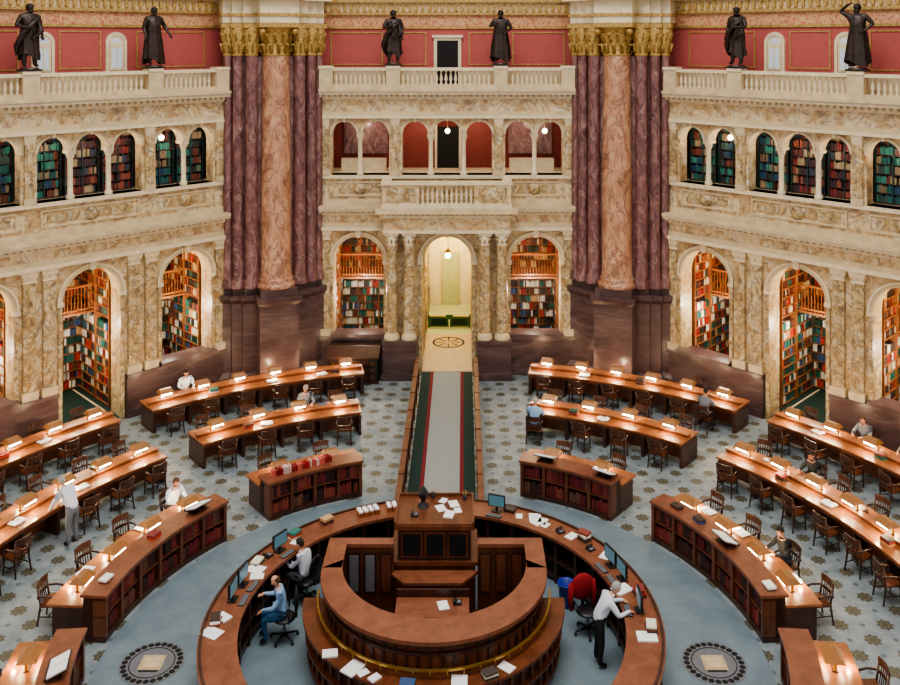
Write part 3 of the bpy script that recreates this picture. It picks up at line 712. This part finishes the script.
def joints(pose, o={}):
    if pose == 'sit':
        J = dict(pelvis=(0, 0, .57), waist=(0, -.01, .73), chest=(0, .05, .95), neckb=(0, .09, 1.09), neckt=(0, .12, 1.16), head=(0, .15, 1.27))
        R = dict(sh=(.18, .06, 1.03), el=(.27, .18, .83), wr=(.17, .42, .845), pa=(.13, .49, .835), hi=(.1, .03, .55), kn=(.12, .42, .53), an=(.12, .43, .09), to=(.13, .58, .045))
    elif pose == 'lean':
        J = dict(pelvis=(0, -.08, .94), waist=(0, -.03, 1.08), chest=(0, .12, 1.29), neckb=(0, .22, 1.41), neckt=(0, .27, 1.47), head=(0, .33, 1.56))
        R = dict(sh=(.18, .15, 1.35), el=(.27, .3, 1.12), wr=(.2, .5, 1.1), pa=(.18, .57, 1.08), hi=(.1, -.07, .9), kn=(.11, -.03, .48), an=(.12, -.08, .09), to=(.14, .08, .045))
    else:
        J = dict(pelvis=(0, 0, .95), waist=(0, .0, 1.1), chest=(0, .0, 1.33), neckb=(0, .0, 1.47), neckt=(0, .01, 1.54), head=(0, .03, 1.64))
        R = dict(sh=(.18, .0, 1.41), el=(.25, -.02, 1.13), wr=(.25, .1, .9), pa=(.25, .13, .82), hi=(.1, 0, .91), kn=(.11, .02, .49), an=(.12, 0, .09), to=(.14, .15, .045))
    for k, v in R.items(): J[k+'R'] = v; J[k+'L'] = mirror(v)
    J.update(o); return J
def person(name, loc, rz, pose, top, bottom, hair='dark', skin=SKIN, o={}, pitch=.5, yaw=0, bald=False):
    J = joints(pose, o); mb = MB()
    body(mb, J, dict(top=top, bottom=bottom, skin=skin, shoe=SHOE))
    hand(mb, J['wrR'], J['paR'], skin, 1); hand(mb, J['wrL'], J['paL'], skin, -1)
    head(mb, J['head'], pitch, yaw, skin, HAIRS[hair], bald)
    c = J['neckb']; mb.lathe(c[0], c[1], [(.08, c[2]+.01), (.068, c[2]+.045), (.056, c[2]+.04)], top, 12)
    return mb.obj(name, loc, rz)
def cloth(n, *c): return solid('cloth_'+n, rgb(*c))
WH = cloth('white', 205, 210, 220); LB = cloth('light_blue', 140, 172, 206); GY = cloth('grey', 110, 112, 120); BK = cloth('black', 30, 30, 34); JN = cloth('denim', 40, 84, 120); KH = cloth('khaki', 116, 106, 92); NV = cloth('navy', 34, 40, 60)
def sitter(r, a, outward, top, bot, **k):
    yield_chair.append((r, a, outward, 1))
    person('seated_reader', polar(r, a), radians(-a)+(0 if outward else pi), 'sit', top, bot, **k)
sitter(15.88, -35.5, False, WH, NV, hair='dark')
sitter(12.47, -22.3, False, GY, BK, hair='grey')
sitter(10.64, 16.0, True, LB, NV, hair='grey')
sitter(14.05, 38.0, True, GY, BK, hair='dark')
sitter(8.74, -54.5, False, WH, KH, hair='brown', skin=SKIND)
sitter(8.74, 72.5, False, BK, NV, hair='dark')
sitter(12.47, 58.0, False, BK, BK, hair='dark', skin=SKIND)
sitter(15.88, 55.5, False, GY, NV, hair='brown')
sitter(15.88, 61.0, False, KH, NV, hair='dark')
fixed = [c for c in yield_chair if len(c) == 4]
for c in yield_chair:
    if len(c) == 3:
        if any(abs(c[0]-f[0]) < .8 and abs(c[1]-f[1])*c[0]*pi/180 < .75 for f in fixed): continue
        if abs(c[0]-10.7) < .3 and abs(c[1]+65.5) < 3.6: continue
        chair(c[0], c[1], c[2])
    else: chair(c[0]+(-.03 if c[2] else .03), c[1], c[2], False)
person('standing_reader', polar(10.45, -65.5), radians(65.5), 'lean', WH, GY, 'grey', o=dict(wrR=(.2, .52, .84), paR=(.18, .6, .82), elR=(.25, .36, 1.06), wrL=(-.18, .52, .84), paL=(-.16, .6, .82), elL=(-.25, .36, 1.06)))
DC = (0, 18.7, 0)
person('standing_librarian', (3.5, 18.75, 0), radians(-80), 'lean', WH, BK, 'grey', o=dict(wrR=(.2, .54, 1.16), paR=(.18, .6, 1.14), wrL=(-.2, .54, 1.16), paL=(-.18, .6, 1.14)))
person('seated_librarian', (-3.3, 19.55, 0), radians(100), 'sit', LB, JN, 'brown', bald=True, o=dict(wrR=(.2, .4, .9), paR=(.17, .47, .9), wrL=(-.1, .42, .72), paL=(-.1, .49, .68), anR=(.16, .38, .1), toR=(.2, .5, .045), anL=(-.12, .34, .1), toL=(-.13, .48, .045)))
person('seated_librarian', (-3.05, 20.9, 0), radians(60), 'sit', WH, GY, 'dark', o=dict(wrR=(.2, .4, .9), paR=(.17, .47, .9)))

def statue(loc, rz, o={}, robe=.24, cape=False):
    mb = MB(); z0 = .12
    mb.box(-.32, .32, -.22, .22, 0, .07, 'bronze'); mb.lathe(0, 0, [(.3, .07), (.27, .12)], 'bronze', 16)
    mb.T = Matrix.Translation((0, 0, z0)) @ Matrix.Diagonal((1.38, 1.3, 1.16, 1))
    B = M['bronze']; J = joints('stand', o); body(mb, J, dict(top=B, bottom=B, skin=B, shoe=B))
    hand(mb, J['wrR'], J['paR'], B, 1); hand(mb, J['wrL'], J['paL'], B, -1)
    head(mb, J['head'], .1, .3 if cape else -.2, B, B, beard=True)
    vs = []; fs = []; n = 32; zs = [(.3 if cape else .12, robe+.03), (.5, robe), (.9, .2), (1.12, .18), (1.38, .19), (1.47, .08)]
    for z, r in zs:
        for k in range(n):
            t = 2*pi*k/n; rr = r*(1+(.13 if z < 1 else .05)*sin(8*t+z*2)); vs.append((rr*cos(t), rr*.72*sin(t)-.01, z+(.1*sin(t*2) if z < .4 else 0)))
    for i in range(len(zs)-1):
        for k in range(n): k2 = (k+1) % n; fs.append((i*n+k, i*n+k2, (i+1)*n+k2, (i+1)*n+k))
    mb.add(vs, fs, 'bronze', True)
    if cape:
        mb.tube([(-.2, .05, 1.42), (0, .17, 1.2), (.17, .14, .95), (.28, 0, .6), (.27, -.03, .35)], [.05, .07, .08, .07, .03], 'bronze', 8)
        mb.tube([(-.15, .1, 1.3), (-.22, .15, 1.0), (0, .2, .8)], [.04, .06, .05], 'bronze', 8)
    mb.obj('bronze_statue', loc, rz)
W3 = [((0, 35.2), 0), ((-11.88, 30.28), pi/4), ((11.88, 30.28), -pi/4)]
poses = [dict(elR=(.27, .1, 1.16), wrR=(.1, .25, 1.2), paR=(.04, .28, 1.22)), dict(elL=(-.3, .05, 1.16), wrL=(-.18, .28, 1.05), paL=(-.14, .34, 1.02), elR=(.3, .0, 1.2), wrR=(.16, .2, 1.3), paR=(.1, .25, 1.32)),
         dict(elR=(.3, .05, 1.15), wrR=(.12, .24, 1.1), paR=(.06, .28, 1.1)), dict(elL=(-.3, -.02, 1.18), wrL=(-.36, .15, .95), paL=(-.37, .2, .88)),
         dict(elL=(-.28, .1, 1.15), wrL=(-.1, .25, 1.15), paL=(-.04, .28, 1.15)), dict(elR=(.4, .0, 1.55), wrR=(.2, .05, 1.74), paR=(.12, .08, 1.76), elL=(-.34, -.02, 1.2), wrL=(-.2, .12, 1.02), paL=(-.16, .16, 1.0))]
i = 0
for (l, rz) in W3:
    for x in (-2.08, 2.08):
        statue(place_local(l, rz, x, -.25, 12.0), rz+pi, poses[i], .25 if i % 2 else .21, i % 2 == 0); i += 1

# ------------------------------------------------------------------ central desk
c = empty('central_issue_desk', DC)
mb = MB()
mb.ring(3.95, 4.72, 1.02, 1.09, 0, 360, 'desktop', 96); mb.ring(4.5, 4.6, 0, 1.02, 0, 360, 'wood', 96); mb.ring(4.02, 4.08, 0.1, .2, 0, 360, 'wooddk', 96)
mb.ring(4.0, 4.5, .5, .54, 0, 360, 'wooddk', 96); mb.ring(4.6, 4.66, 0, .18, 0, 360, 'wooddk', 96); mb.ring(4.6, 4.64, .9, 1.02, 0, 360, 'wooddk', 96)
for k in range(40): a = k*9; mb.ring(4.0, 4.64, 0, 1.02, a-.5, a+.5, 'wooddk', 1)
mb.ring(4.64, 4.69, 1.09, 1.13, 0, 360, 'wooddk', 96)
mb.obj('ring_counter', parent=c)
mb = MB()
def cres(z0, z1, ro, co, ri, ci, mat, a0=90, a1=270, n=48):
    vs = []
    for k in range(n+1):
        a = radians(a0+(a1-a0)*k/n); S, C = sin(a), cos(a)
        p = [(ri*S, ci+ri*C), (ro*S, co+ro*C)]
        vs += [(*p[0], z0), (*p[1], z0), (*p[1], z1), (*p[0], z1)]
    fs = [(0, 1, 2, 3), (4*n+3, 4*n+2, 4*n+1, 4*n)]
    for k in range(n):
        for j in range(4): j2 = (j+1) % 4; fs.append((4*k+j, 4*(k+1)+j, 4*(k+1)+j2, 4*k+j2))
    mb.add(vs, fs, mat)
cres(1.55, 1.63, 2.42, .7, 2.0, 1.0, 'desktop'); cres(1.47, 1.55, 2.36, .7, 2.05, 1.0, 'wooddk')
cres(.0, 1.47, 2.26, .7, 2.14, .8, 'wood'); cres(1.3, 1.36, 2.34, .7, 2.24, .7, 'wooddk')
cres(1.12, 1.16, 2.5, .7, 2.46, .7, 'brass')
cres(.92, .98, 2.8, .7, 2.2, .7, 'wood'); cres(.0, .92, 2.62, .7, 2.56, .7, 'wooddk'); cres(.1, .16, 2.7, .7, 2.6, .7, 'wood')
cres(.5, .54, 2.74, .7, 2.56, .7, 'wood')
for k in range(25):
    a = radians(90+7.5*k); p = Vector((2.48*sin(a), .7+2.48*cos(a), .98)); mb.tube([p, p+Vector((0, 0, .16))], .012, 'brass', 5)
for k in range(31):
    a = 90+6*k; A = radians(a); S, C = sin(A), cos(A); x, y = 2.27*S, .7+2.27*C
    mb.T = Matrix.Translation((x, y, 0)) @ Matrix.Rotation(-A, 4, 'Z'); mb.box(-.03, .03, -.02, .03, .98, 1.5, 'wooddk'); mb.box(-.03, .03, .3, .4, .0, .92, 'wood'); mb.T = Matrix.Identity(4)
for s in (-1, 1):
    a, b_ = sorted((s*2.0, s*2.42)); mb.box(a, b_, .7, 1.6, 1.55, 1.63, 'desktop'); a, b_ = sorted((s*2.14, s*2.3)); mb.box(a, b_, .7, 1.66, 0, 1.55, 'wood')
    a, b_ = sorted((s*.95, s*2.42)); mb.box(a, b_, 1.6, 1.86, 1.55, 1.63, 'desktop'); mb.box(a, b_, 1.66, 1.8, 0, 1.55, 'wood')
    for q in range(3):
        x = s*(1.12+q*.36); mb.box(x-.14, x+.14, 1.62, 1.66, .5, 1.42, 'wooddk'); mb.box(x-.1, x+.1, 1.6, 1.63, .56, 1.36, 'greyp' if (s < 0 and q > 0) else 'wood')
mb.box(-2.1, 2.1, .4, 1.66, .0, .12, 'wooddk')
mb.obj('horseshoe_counter', parent=c)
mb = MB()
mb.box(-.98, .9, 1.82, 3.1, 0, 1.05, 'wood'); mb.box(-1.04, .96, 1.75, 3.15, 1.05, 1.13, 'wood')
mb.box(-.86, .8, 1.85, 3.0, 1.13, 1.85, 'wooddk'); mb.box(-.95, .88, 1.76, 3.1, 1.85, 1.94, 'wood'); mb.box(-.9, .83, 1.8, 3.06, 1.94, 1.97, 'wood')
for x0, x1 in ((-.8, -.3), (-.26, .22), (.26, .74)):
    mb.box(x0, x1, 1.82, 1.85, 1.2, 1.78, 'wood'); mb.box(x0+.05, x1-.05, 1.8, 1.83, 1.25, 1.73, 'black')
mb.box(-.95, -.9, 1.76, 3.1, 1.94, 2.04, 'wood'); mb.box(.83, .88, 1.76, 3.1, 1.94, 2.04, 'wood'); mb.box(-.9, .83, 3.06, 3.1, 1.94, 2.04, 'wood')
mb.prism([(-1.1, 1.74), (1.0, 1.74), (.6, 1.25), (-.7, 1.25)][::-1], .9, .96, 'desktop'); mb.prism([(-1.0, 1.74), (.9, 1.74), (.55, 1.32), (-.65, 1.32)][::-1], 0, .9, 'wood')
mb.obj('supervisor_tower', parent=c)
mb = MB(); mb.box(-.8, .75, -.1, .58, 1.0, 1.06, 'desktop'); mb.box(-.74, .69, -.04, .6, 0, 1.0, 'wood'); mb.box(-.8, .75, .58, .64, 1.0, 1.22, 'wooddk')
for x in (-.5, 0, .5): mb.box(x-.2, x+.2, -.06, -.03, .2, .9, 'wooddk')
mb.obj('inner_writing_desk', parent=c)
def papers(name, pts):
    mb = MB()
    for (x, y, z, rz) in pts:
        w, h = random.choice(((.11, .15), (.08, .11), (.11, .15), (.15, .2)))
        mb.T = Matrix.Translation((x, y, z)) @ Matrix.Rotation(rz, 4, 'Z'); mb.box(-w, w, -h, h, 0, random.choice((.008, .012, .03)), 'paper')
    mb.T = Matrix.Identity(4); mb.obj(name)
pts = []
for a in (-92, -72, -69, -52, 28, 33, 36, 38, 48, 62, 79, 100, -98, 35):
    r = random.uniform(4.12, 4.5); pts.append((r*sin(radians(a)), 18.7+r*cos(radians(a)), 1.09, radians(-a)+random.uniform(-.7, .7)))
for a in (203, 209, 214, 168, 228, 146):
    r = random.uniform(2.58, 2.68); pts.append((r*sin(radians(a)), 19.4+r*cos(radians(a)), .98, radians(-a)+random.uniform(-.6, .6)))
for x, y in ((.1, 21.2), (.4, 21.4), (.3, 20.9), (.15, 21.55), (.5, 21.1)): pts.append((x, y, 1.97, random.uniform(-.5, .5)))
for x, y in ((.2, 19.0), ): pts.append((x, y, 1.06, random.uniform(-.5, .5)))
papers('loose_papers', pts)
def on_ring(a, r=4.3, z=1.09): return (r*sin(radians(a)), 18.7+r*cos(radians(a)), z)
def monitor(a, r=4.3, rz=0):
    mb = MB(); mb.box(-.12, .12, -.09, .09, 0, .02, 'black'); mb.box(-.025, .025, .0, .04, .02, .2, 'black'); mb.box(-.22, .22, -.02, .03, .12, .42, 'black'); mb.box(-.2, .2, -.026, -.02, .14, .4, 'screen')
    mb.obj('computer_monitor', on_ring(a, r), radians(-a)+rz)
    k = MB(); k.box(-.2, .2, -.07, .07, 0, .015, 'black')
    for j in range(4):
        for q in range(9): k.box(-.19+q*.042, -.155+q*.042, -.06+j*.031, -.035+j*.031, .015, .022, 'greyp')
    k.obj('keyboard', on_ring(a, r-.24), radians(-a)+rz)
for a in (-58, -77, -84, 74, 67, 89, 20): monitor(a)
def phone(loc, rz):
    mb = MB(); mb.prism([(-.09, -.1), (.09, -.1), (.09, .1), (-.09, .1)], 0, .03, 'black', [(-.09, -.1), (.09, -.1), (.08, .08), (-.08, .08)]); mb.tube([(-.06, -.09, .06), (-.06, 0, .075), (-.06, .09, .06)], [.025, .015, .025], 'black', 8)
    mb.box(0, .07, -.06, .04, .03, .04, 'greyp'); mb.obj('telephone', loc, rz)
phone(on_ring(57), -1); phone(on_ring(-62, 4.4), 1); phone((-.5, 20.9, 1.97), 0); phone((.5, 19.1, 1.06), 0); phone(on_ring(44), -1)
def stack(loc, rz, n, pal=None):
    mb = MB(); z = 0
    for k in range(n):
        h = random.uniform(.03, .06); col = random.choice(pal or MAROON+BRIGHT); q = random.uniform(-.2, .2)
        mb.T = Matrix.Rotation(q, 4, 'Z'); mb.box(-.14, .14, -.1, .1, z, z+h, 'books', col); z += h
    mb.T = Matrix.Identity(4); mb.obj('book_stack', loc, rz)
for a, n in ((-50, 3), (52, 4), (82, 3), (-66, 2), (97, 4), (-94, 3), (24, 2), (-38, 3)): stack(on_ring(a, 4.45), radians(-a), n)
for a, n in ((155, 3), (189, 2)): stack((2.66*sin(radians(a)), 19.4+2.66*cos(radians(a)), .98), radians(-a), n)
for r, a, n in ((11.3, -33, 3), (11.8, -20, 2), (11.3, 22, 3), (14.75, -33, 3), (14.8, -16, 2), (14.8, 28, 4), (11.3, 57, 3), (11.8, 68, 3), (11.3, 75, 3), (11.8, -56, 4), (11.4, -75, 3), (14.8, -60, 3), (14.8, 60, 3)): stack(polar(r, a, .78), radians(-a), n)
def pens(name, loc):
    mb = MB(); mb.lathe(0, 0, [(.05, 0), (.05, .12), (.045, .12)], 'black', 12)
    for k in range(5): a = k*1.25; mb.tube([(.02*cos(a), .02*sin(a), .05), (.06*cos(a), .06*sin(a), .2)], .006, 'brass', 5)
    mb.obj(name, loc)
pens('pencil_cup', (-.1, 21.7, 1.97)); pens('pencil_cup', (.66, 21.6, 1.97)); pens('pencil_cup', on_ring(64, 4.5)); pens('pencil_cup', on_ring(-55, 4.5))
mb = MB(); mb.lathe(0, 0, [(.14, 0), (.12, .04), (.05, .08), (.05, .16), (.11, .22), (.12, .34), (.06, .42), (.02, .48)], 'black', 14); mb.obj('desk_clock', (-.32, 21.3, 1.97))
def card_boxes(a):
    mb = MB()
    for k in range(4): mb.box(k*.14-.28, k*.14-.16, -.15, .15, 0, .1, 'woodlt'); mb.box(k*.14-.27, k*.14-.17, -.13, .13, .02, .13, 'paper')
    mb.obj('card_tray', on_ring(a, 4.33), radians(-a))
for a in (-14, -24): card_boxes(a)
def office_chair(loc, rz, coat=False):
    mb = MB()
    for k in range(5):
        a = 2*pi*k/5; mb.tube([(0, 0, .12), (.3*cos(a), .3*sin(a), .08)], [.03, .02], 'black', 6); mb.ball((.3*cos(a), .3*sin(a), .035), .035, 'black', 8)
    mb.tube([(0, 0, .1), (0, 0, .45)], .03, 'greyp', 8)
    mb.ball((0, 0, .47), .26, 'black', 16, (1, .95, .22)); mb.ball((0, -.26, .85), .26, 'black', 16, (.9, .2, 1.05)); mb.box(-.03, .03, -.28, -.22, .45, .7, 'black')
    for s in (-1, 1): mb.tube([(s*.22, -.1, .45), (s*.29, -.1, .55), (s*.29, -.1, .68), (s*.29, .12, .68)], .02, 'black', 6)
    if coat:
        mb.ball((0, -.27, .86), .29, 'redcloth', 16, (1.0, .32, 1.0)); mb.tube([(-.26, -.27, .95), (-.3, -.27, .6), (-.27, -.25, .4)], [.07, .06, .05], 'redcloth', 8); mb.tube([(.26, -.27, .95), (.3, -.27, .6), (.27, -.25, .4)], [.07, .06, .05], 'redcloth', 8)
    mb.obj('office_chair', loc, rz)
office_chair((-3.26, 19.54, 0), radians(100)); office_chair((-3.0, 20.87, 0), radians(60)); office_chair((3.36, 19.75, 0), radians(-160), True)
mb = MB(); mb.lathe(0, 0, [(.15, 0), (.19, .5), (.21, .5), (.21, .53), (.18, .53), (.14, .03)], 'blue', 20); mb.obj('recycling_bin', (3.0, 20.7, 0))
bookstand(7.35, 24, 1.04, pi); bookstand(7.35, 38, 1.04, pi); bookstand(7.35, 70, 1.04, pi); bookstand(7.35, -57, 1.04, pi); bookstand(7.35, -105, 1.04, pi)
for a in (-64, -78, 58, 66, 80): openbook(8.2, a, .81, pi)
for a in (-68, -82, 56, 62, 84): stack(polar(7.35, a, 1.04), radians(-a), 2)
def book_row(a0, a1, pal):
    mb = MB(); a, b_ = radians(a0), radians(a1); A = Vector((7.5*sin(a), 7.5*cos(a), 0)); B = Vector((7.5*sin(b_), 7.5*cos(b_), 0)); d = (B-A).normalized()
    books(mb, A, d, (B-A).length, Vector((d.y, -d.x, 0)), .2, pal, w=(.03, .06)); mb.obj('reference_books', (0, CY, 1.04))
book_row(-38.5, -25, [rgb(*x)[:3] for x in ((160, 36, 36), (190, 90, 80), (220, 190, 180), (130, 30, 30))])
for r, a in ((11.25, -30), (14.7, -25), (14.75, 20), (11.3, 27), (11.8, 53), (11.3, 65), (11.3, -60), (11.35, -70), (14.8, -55), (14.8, 52), (14.7, -18)): openbook(r, a, .78, random.uniform(-.4, .4))
mb = MB()
mb.box(-.95, .95, -.35, .35, .08, .95, 'black'); mb.box(-1, 1, -.4, .4, .95, 1.02, 'wooddk'); mb.box(-.98, .98, -.38, .38, 0, .08, 'wooddk')
mb.prism([(-1, -.4), (1, -.4), (1, .4), (-1, .4)], 1.02, 1.3, 'wooddk', [(-1, .1), (1, .1), (1, .4), (-1, .4)])
for k in range(6):
    for j in range(3): mb.box(-.88+k*.3, -.62+k*.3, -.37, -.35, .16+j*.26, .36+j*.26, 'wooddk'); mb.box(-.77+k*.3, -.73+k*.3, -.39, -.37, .24+j*.26, .28+j*.26, 'brass')
mb.obj('catalogue_cabinet', (-3.55, 34.35, 0))

# ------------------------------------------------------------------ light + camera
w = bpy.data.worlds.new('World'); scene.world = w; w.use_nodes = True
w.node_tree.nodes['Background'].inputs[0].default_value = (1, .96, .92, 1); w.node_tree.nodes['Background'].inputs[1].default_value = .68
l = bpy.data.lights.new('dome_skylight', 'AREA'); l.shape = 'DISK'; l.size = 16; l.energy = 4800; l.color = (1, .97, .93)
o = bpy.data.objects.new('dome_skylight', l); COL.objects.link(o); o.location = (0, 16, 34)
cam = bpy.data.cameras.new('Camera'); co = bpy.data.objects.new('Camera', cam); COL.objects.link(co)
co.location = (.62, 0, 13); co.rotation_euler = (pi/2, 0, 0); cam.lens = 36; cam.sensor_width = 36; cam.shift_x = -13/900; cam.shift_y = -(342.5-40)/900
cam.clip_end = 200
scene.camera = co
scene.view_settings.view_transform = 'AgX'
try: scene.view_settings.look = 'AgX - Medium High Contrast'
except Exception: pass
scene.view_settings.exposure = .42
print('lamps', nl)
